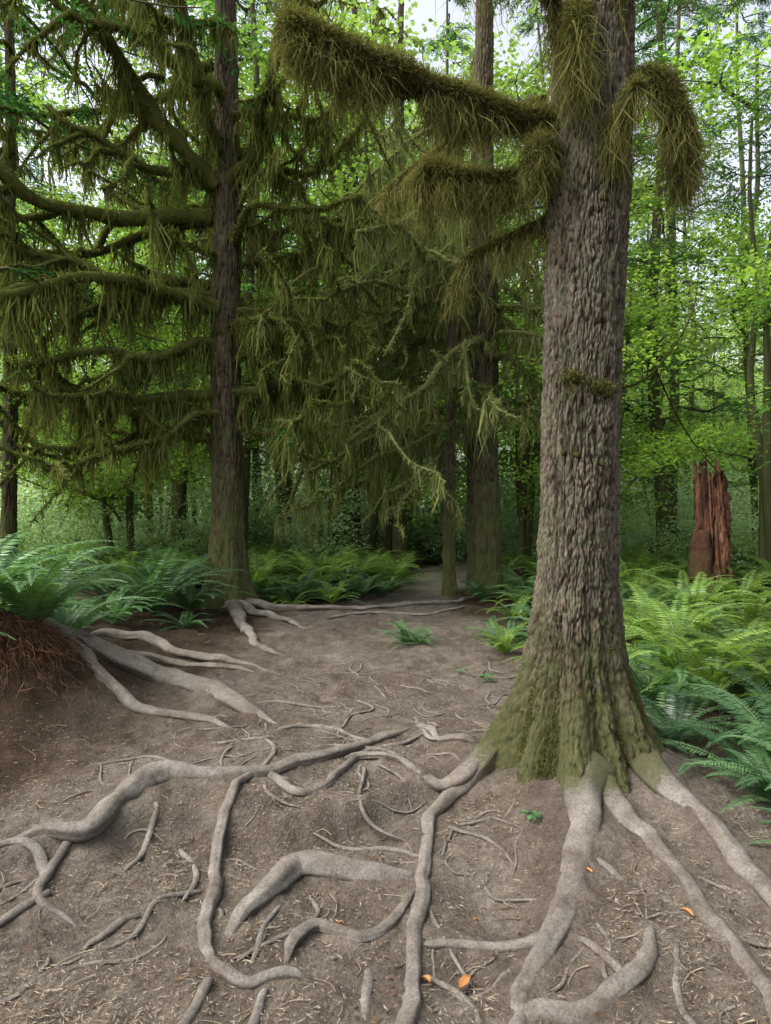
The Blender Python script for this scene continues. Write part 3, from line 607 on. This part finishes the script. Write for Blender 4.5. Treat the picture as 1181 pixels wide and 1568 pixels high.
V2=V[-1]; cx=V2[:,0].mean(); I2=np.stack([cx+.72*(V2[:,0]-cx),13+.72*(V2[:,1]-13),V2[:,2]-.25],1); I3=np.stack([cx+.05*(V2[:,0]-cx),13+.05*(V2[:,1]-13),V2[:,2]*0+1.75],1)
VV=np.stack([V2,I2,I3]); i3=np.arange(2)[:,None]*nth; sm.add(VV,np.stack([i3+j,i3+k,i3+nth+k,i3+nth+j],-1),.1)
tube(sm,catmull([(6.08,12.7,-.1),(6.0,12.75,.6),(6.03,12.8,1.25)],12),np.linspace(.3,.14,12),14,.35,4,a=.25)
sm.obj('rotten_stump',[M_stump])

# ---------------------------------------------------------------- litter
lt=MB(); n=95000; Y=1.7+R.random(n)**1.5*8.5; X=R.uniform(-1,1,n)*(Y*.62+.2)
keep=vn(X*2.2,Y*2.2,8.)+.6*vn(X*7,Y*7,1.)>R.uniform(-.9,.9,n); X,Y=X[keep],Y[keep]; n=len(X)
a=R.uniform(0,6.28,n); S=np.stack([X,Y,hgt(X,Y)+.012],1); D=np.stack([np.cos(a),np.sin(a),R.normal(size=n)*.08],1)
leaves(lt,S,D,np.tile([0,0,1.],(n,1))+R.normal(size=(n,3))*.3,R.uniform(.008,.042,n),R.uniform(.002,.005,n))
lt.obj('needle_litter',[M_litter],False)
tw=MB()
for k in range(480):
    y=1.9+R.random()**1.3*8; x=R.uniform(-1,1)*y*.6; a=R.uniform(0,6.28); l=R.uniform(.03,.15)
    P=[(x+l*t*math.cos(a+t*.6),y+l*t*math.sin(a+t*.6)) for t in (0,.5,1)]; P=[(p,q,float(hgt(p,q))+.010) for p,q in P]
    tube(tw,catmull(P,5),np.linspace(.003,.0012,5),5,.2,30,a=R.random()*.7)
tw.obj('fallen_twigs',[M_litter])
fl=MB(); n=2000; Y=1.9+R.random(n)**1.2*7.5; X=R.uniform(-1,1,n)*Y*.58; a=R.uniform(0,6.28,n)
leaves(fl,np.stack([X,Y,hgt(X,Y)+.014],1),np.stack([np.cos(a),np.sin(a),R.normal(size=n)*.1],1),np.tile([0,0,1.],(n,1))+R.normal(size=(n,3))*.35,R.uniform(.010,.035,n),R.uniform(.005,.014,n))
fl.obj('fallen_leaves',[M_dead],False)
ol=MB(); 
for (x,y,l,a) in [(.265,2.38,.085,1.0),(.16,2.4,.05,2.1),(.36,2.75,.03,.5),(.9,2.9,.05,2.4),(1.2,2.6,.05,2.2),(-.2,2.75,.03,0)]:
    t=np.linspace(0,1,9); c=np.stack([x+l*t*math.cos(a),y+l*t*math.sin(a)],1); wv=l*.2*np.sin(pi*t**.8)+.0005; nn=np.array([-math.sin(a),math.cos(a)])
    A_=c+nn*wv[:,None]; B_=c-nn*wv[:,None]; f=lambda q,dz:np.column_stack([q,hgt(q[:,0],q[:,1])+dz+.01*np.sin(pi*t)])
    VV=np.stack([f(A_,.030),f(c,.020),f(B_,.032)],1); i=np.arange(8)*3
    ol.add(VV,np.concatenate([np.stack([i,i+1,i+4,i+3],1),np.stack([i+1,i+2,i+5,i+4],1)]),R.random())
ol.obj('orange_fallen_leaf',[M_orange])
def seedling(x,y,s,n):
    m=MB()
    for k in range(n):
        a=k*2.4+R.normal()*.3; h=s*R.uniform(.5,1.2); P=np.array([(x,y,float(hgt(x,y))),(x+.3*s*math.cos(a),y+.3*s*math.sin(a),float(hgt(x,y))+h)])
        tube(m,catmull(P,4),.002,4,0,1,a=.3)
        D=np.array([[math.cos(a+q),math.sin(a+q),-.15] for q in (-.9,0,.9)]); leaves(m,np.repeat(P[1:],3,0),D,np.tile([0,0,1.],(3,1)),s*.8,s*.5)
    m.obj('seedling_plant',[M_fern],False)
seedling(.73,3.38,.06,4); seedling(.85,4.6,.09,5); seedling(.95,6.3,.09,6); seedling(.75,6.5,.07,4)

# ---------------------------------------------------------------- light, sky, camera
wd=bpy.data.worlds.new("World"); sc.world=wd; wd.use_nodes=True; nt=wd.node_tree; bg=nt.nodes['Background']
sk=nt.nodes.new('ShaderNodeTexSky'); sk.sky_type='NISHITA'; sk.sun_disc=False
el,az=52,252
sk.sun_elevation=math.radians(el); sk.sun_rotation=math.radians(az); sk.dust_density=5.; sk.air_density=1.; sk.ozone_density=1.
hs=nd(nt,'HueSaturation',{'Color':sk.outputs[0],'Saturation':.35,'Value':2.8})
nt.links.new(hs.outputs[0],bg.inputs[0]); bg.inputs[1].default_value=.15
sl=bpy.data.lights.new('sun','SUN'); sl.energy=3.3; sl.angle=math.radians(40); sl.color=(1,.97,.91)
so=bpy.data.objects.new('sun',sl); COL.objects.link(so)
v=Vector((math.sin(math.radians(az))*math.cos(math.radians(el)),math.cos(math.radians(az))*math.cos(math.radians(el)),math.sin(math.radians(el))))
so.rotation_euler=v.to_track_quat('Z','Y').to_euler(); so.location=(0,0,30)
cam=bpy.data.cameras.new('camera'); co=bpy.data.objects.new('camera',cam); COL.objects.link(co); sc.camera=co
co.location=(0,0,1.6); co.rotation_euler=(math.radians(90),0,0); cam.sensor_fit='VERTICAL'; cam.sensor_height=24; cam.sensor_width=18; cam.lens=15.64; cam.clip_end=1000; cam.clip_start=.05
sc.view_settings.view_transform='Standard'; sc.view_settings.look='None'; sc.view_settings.exposure=0
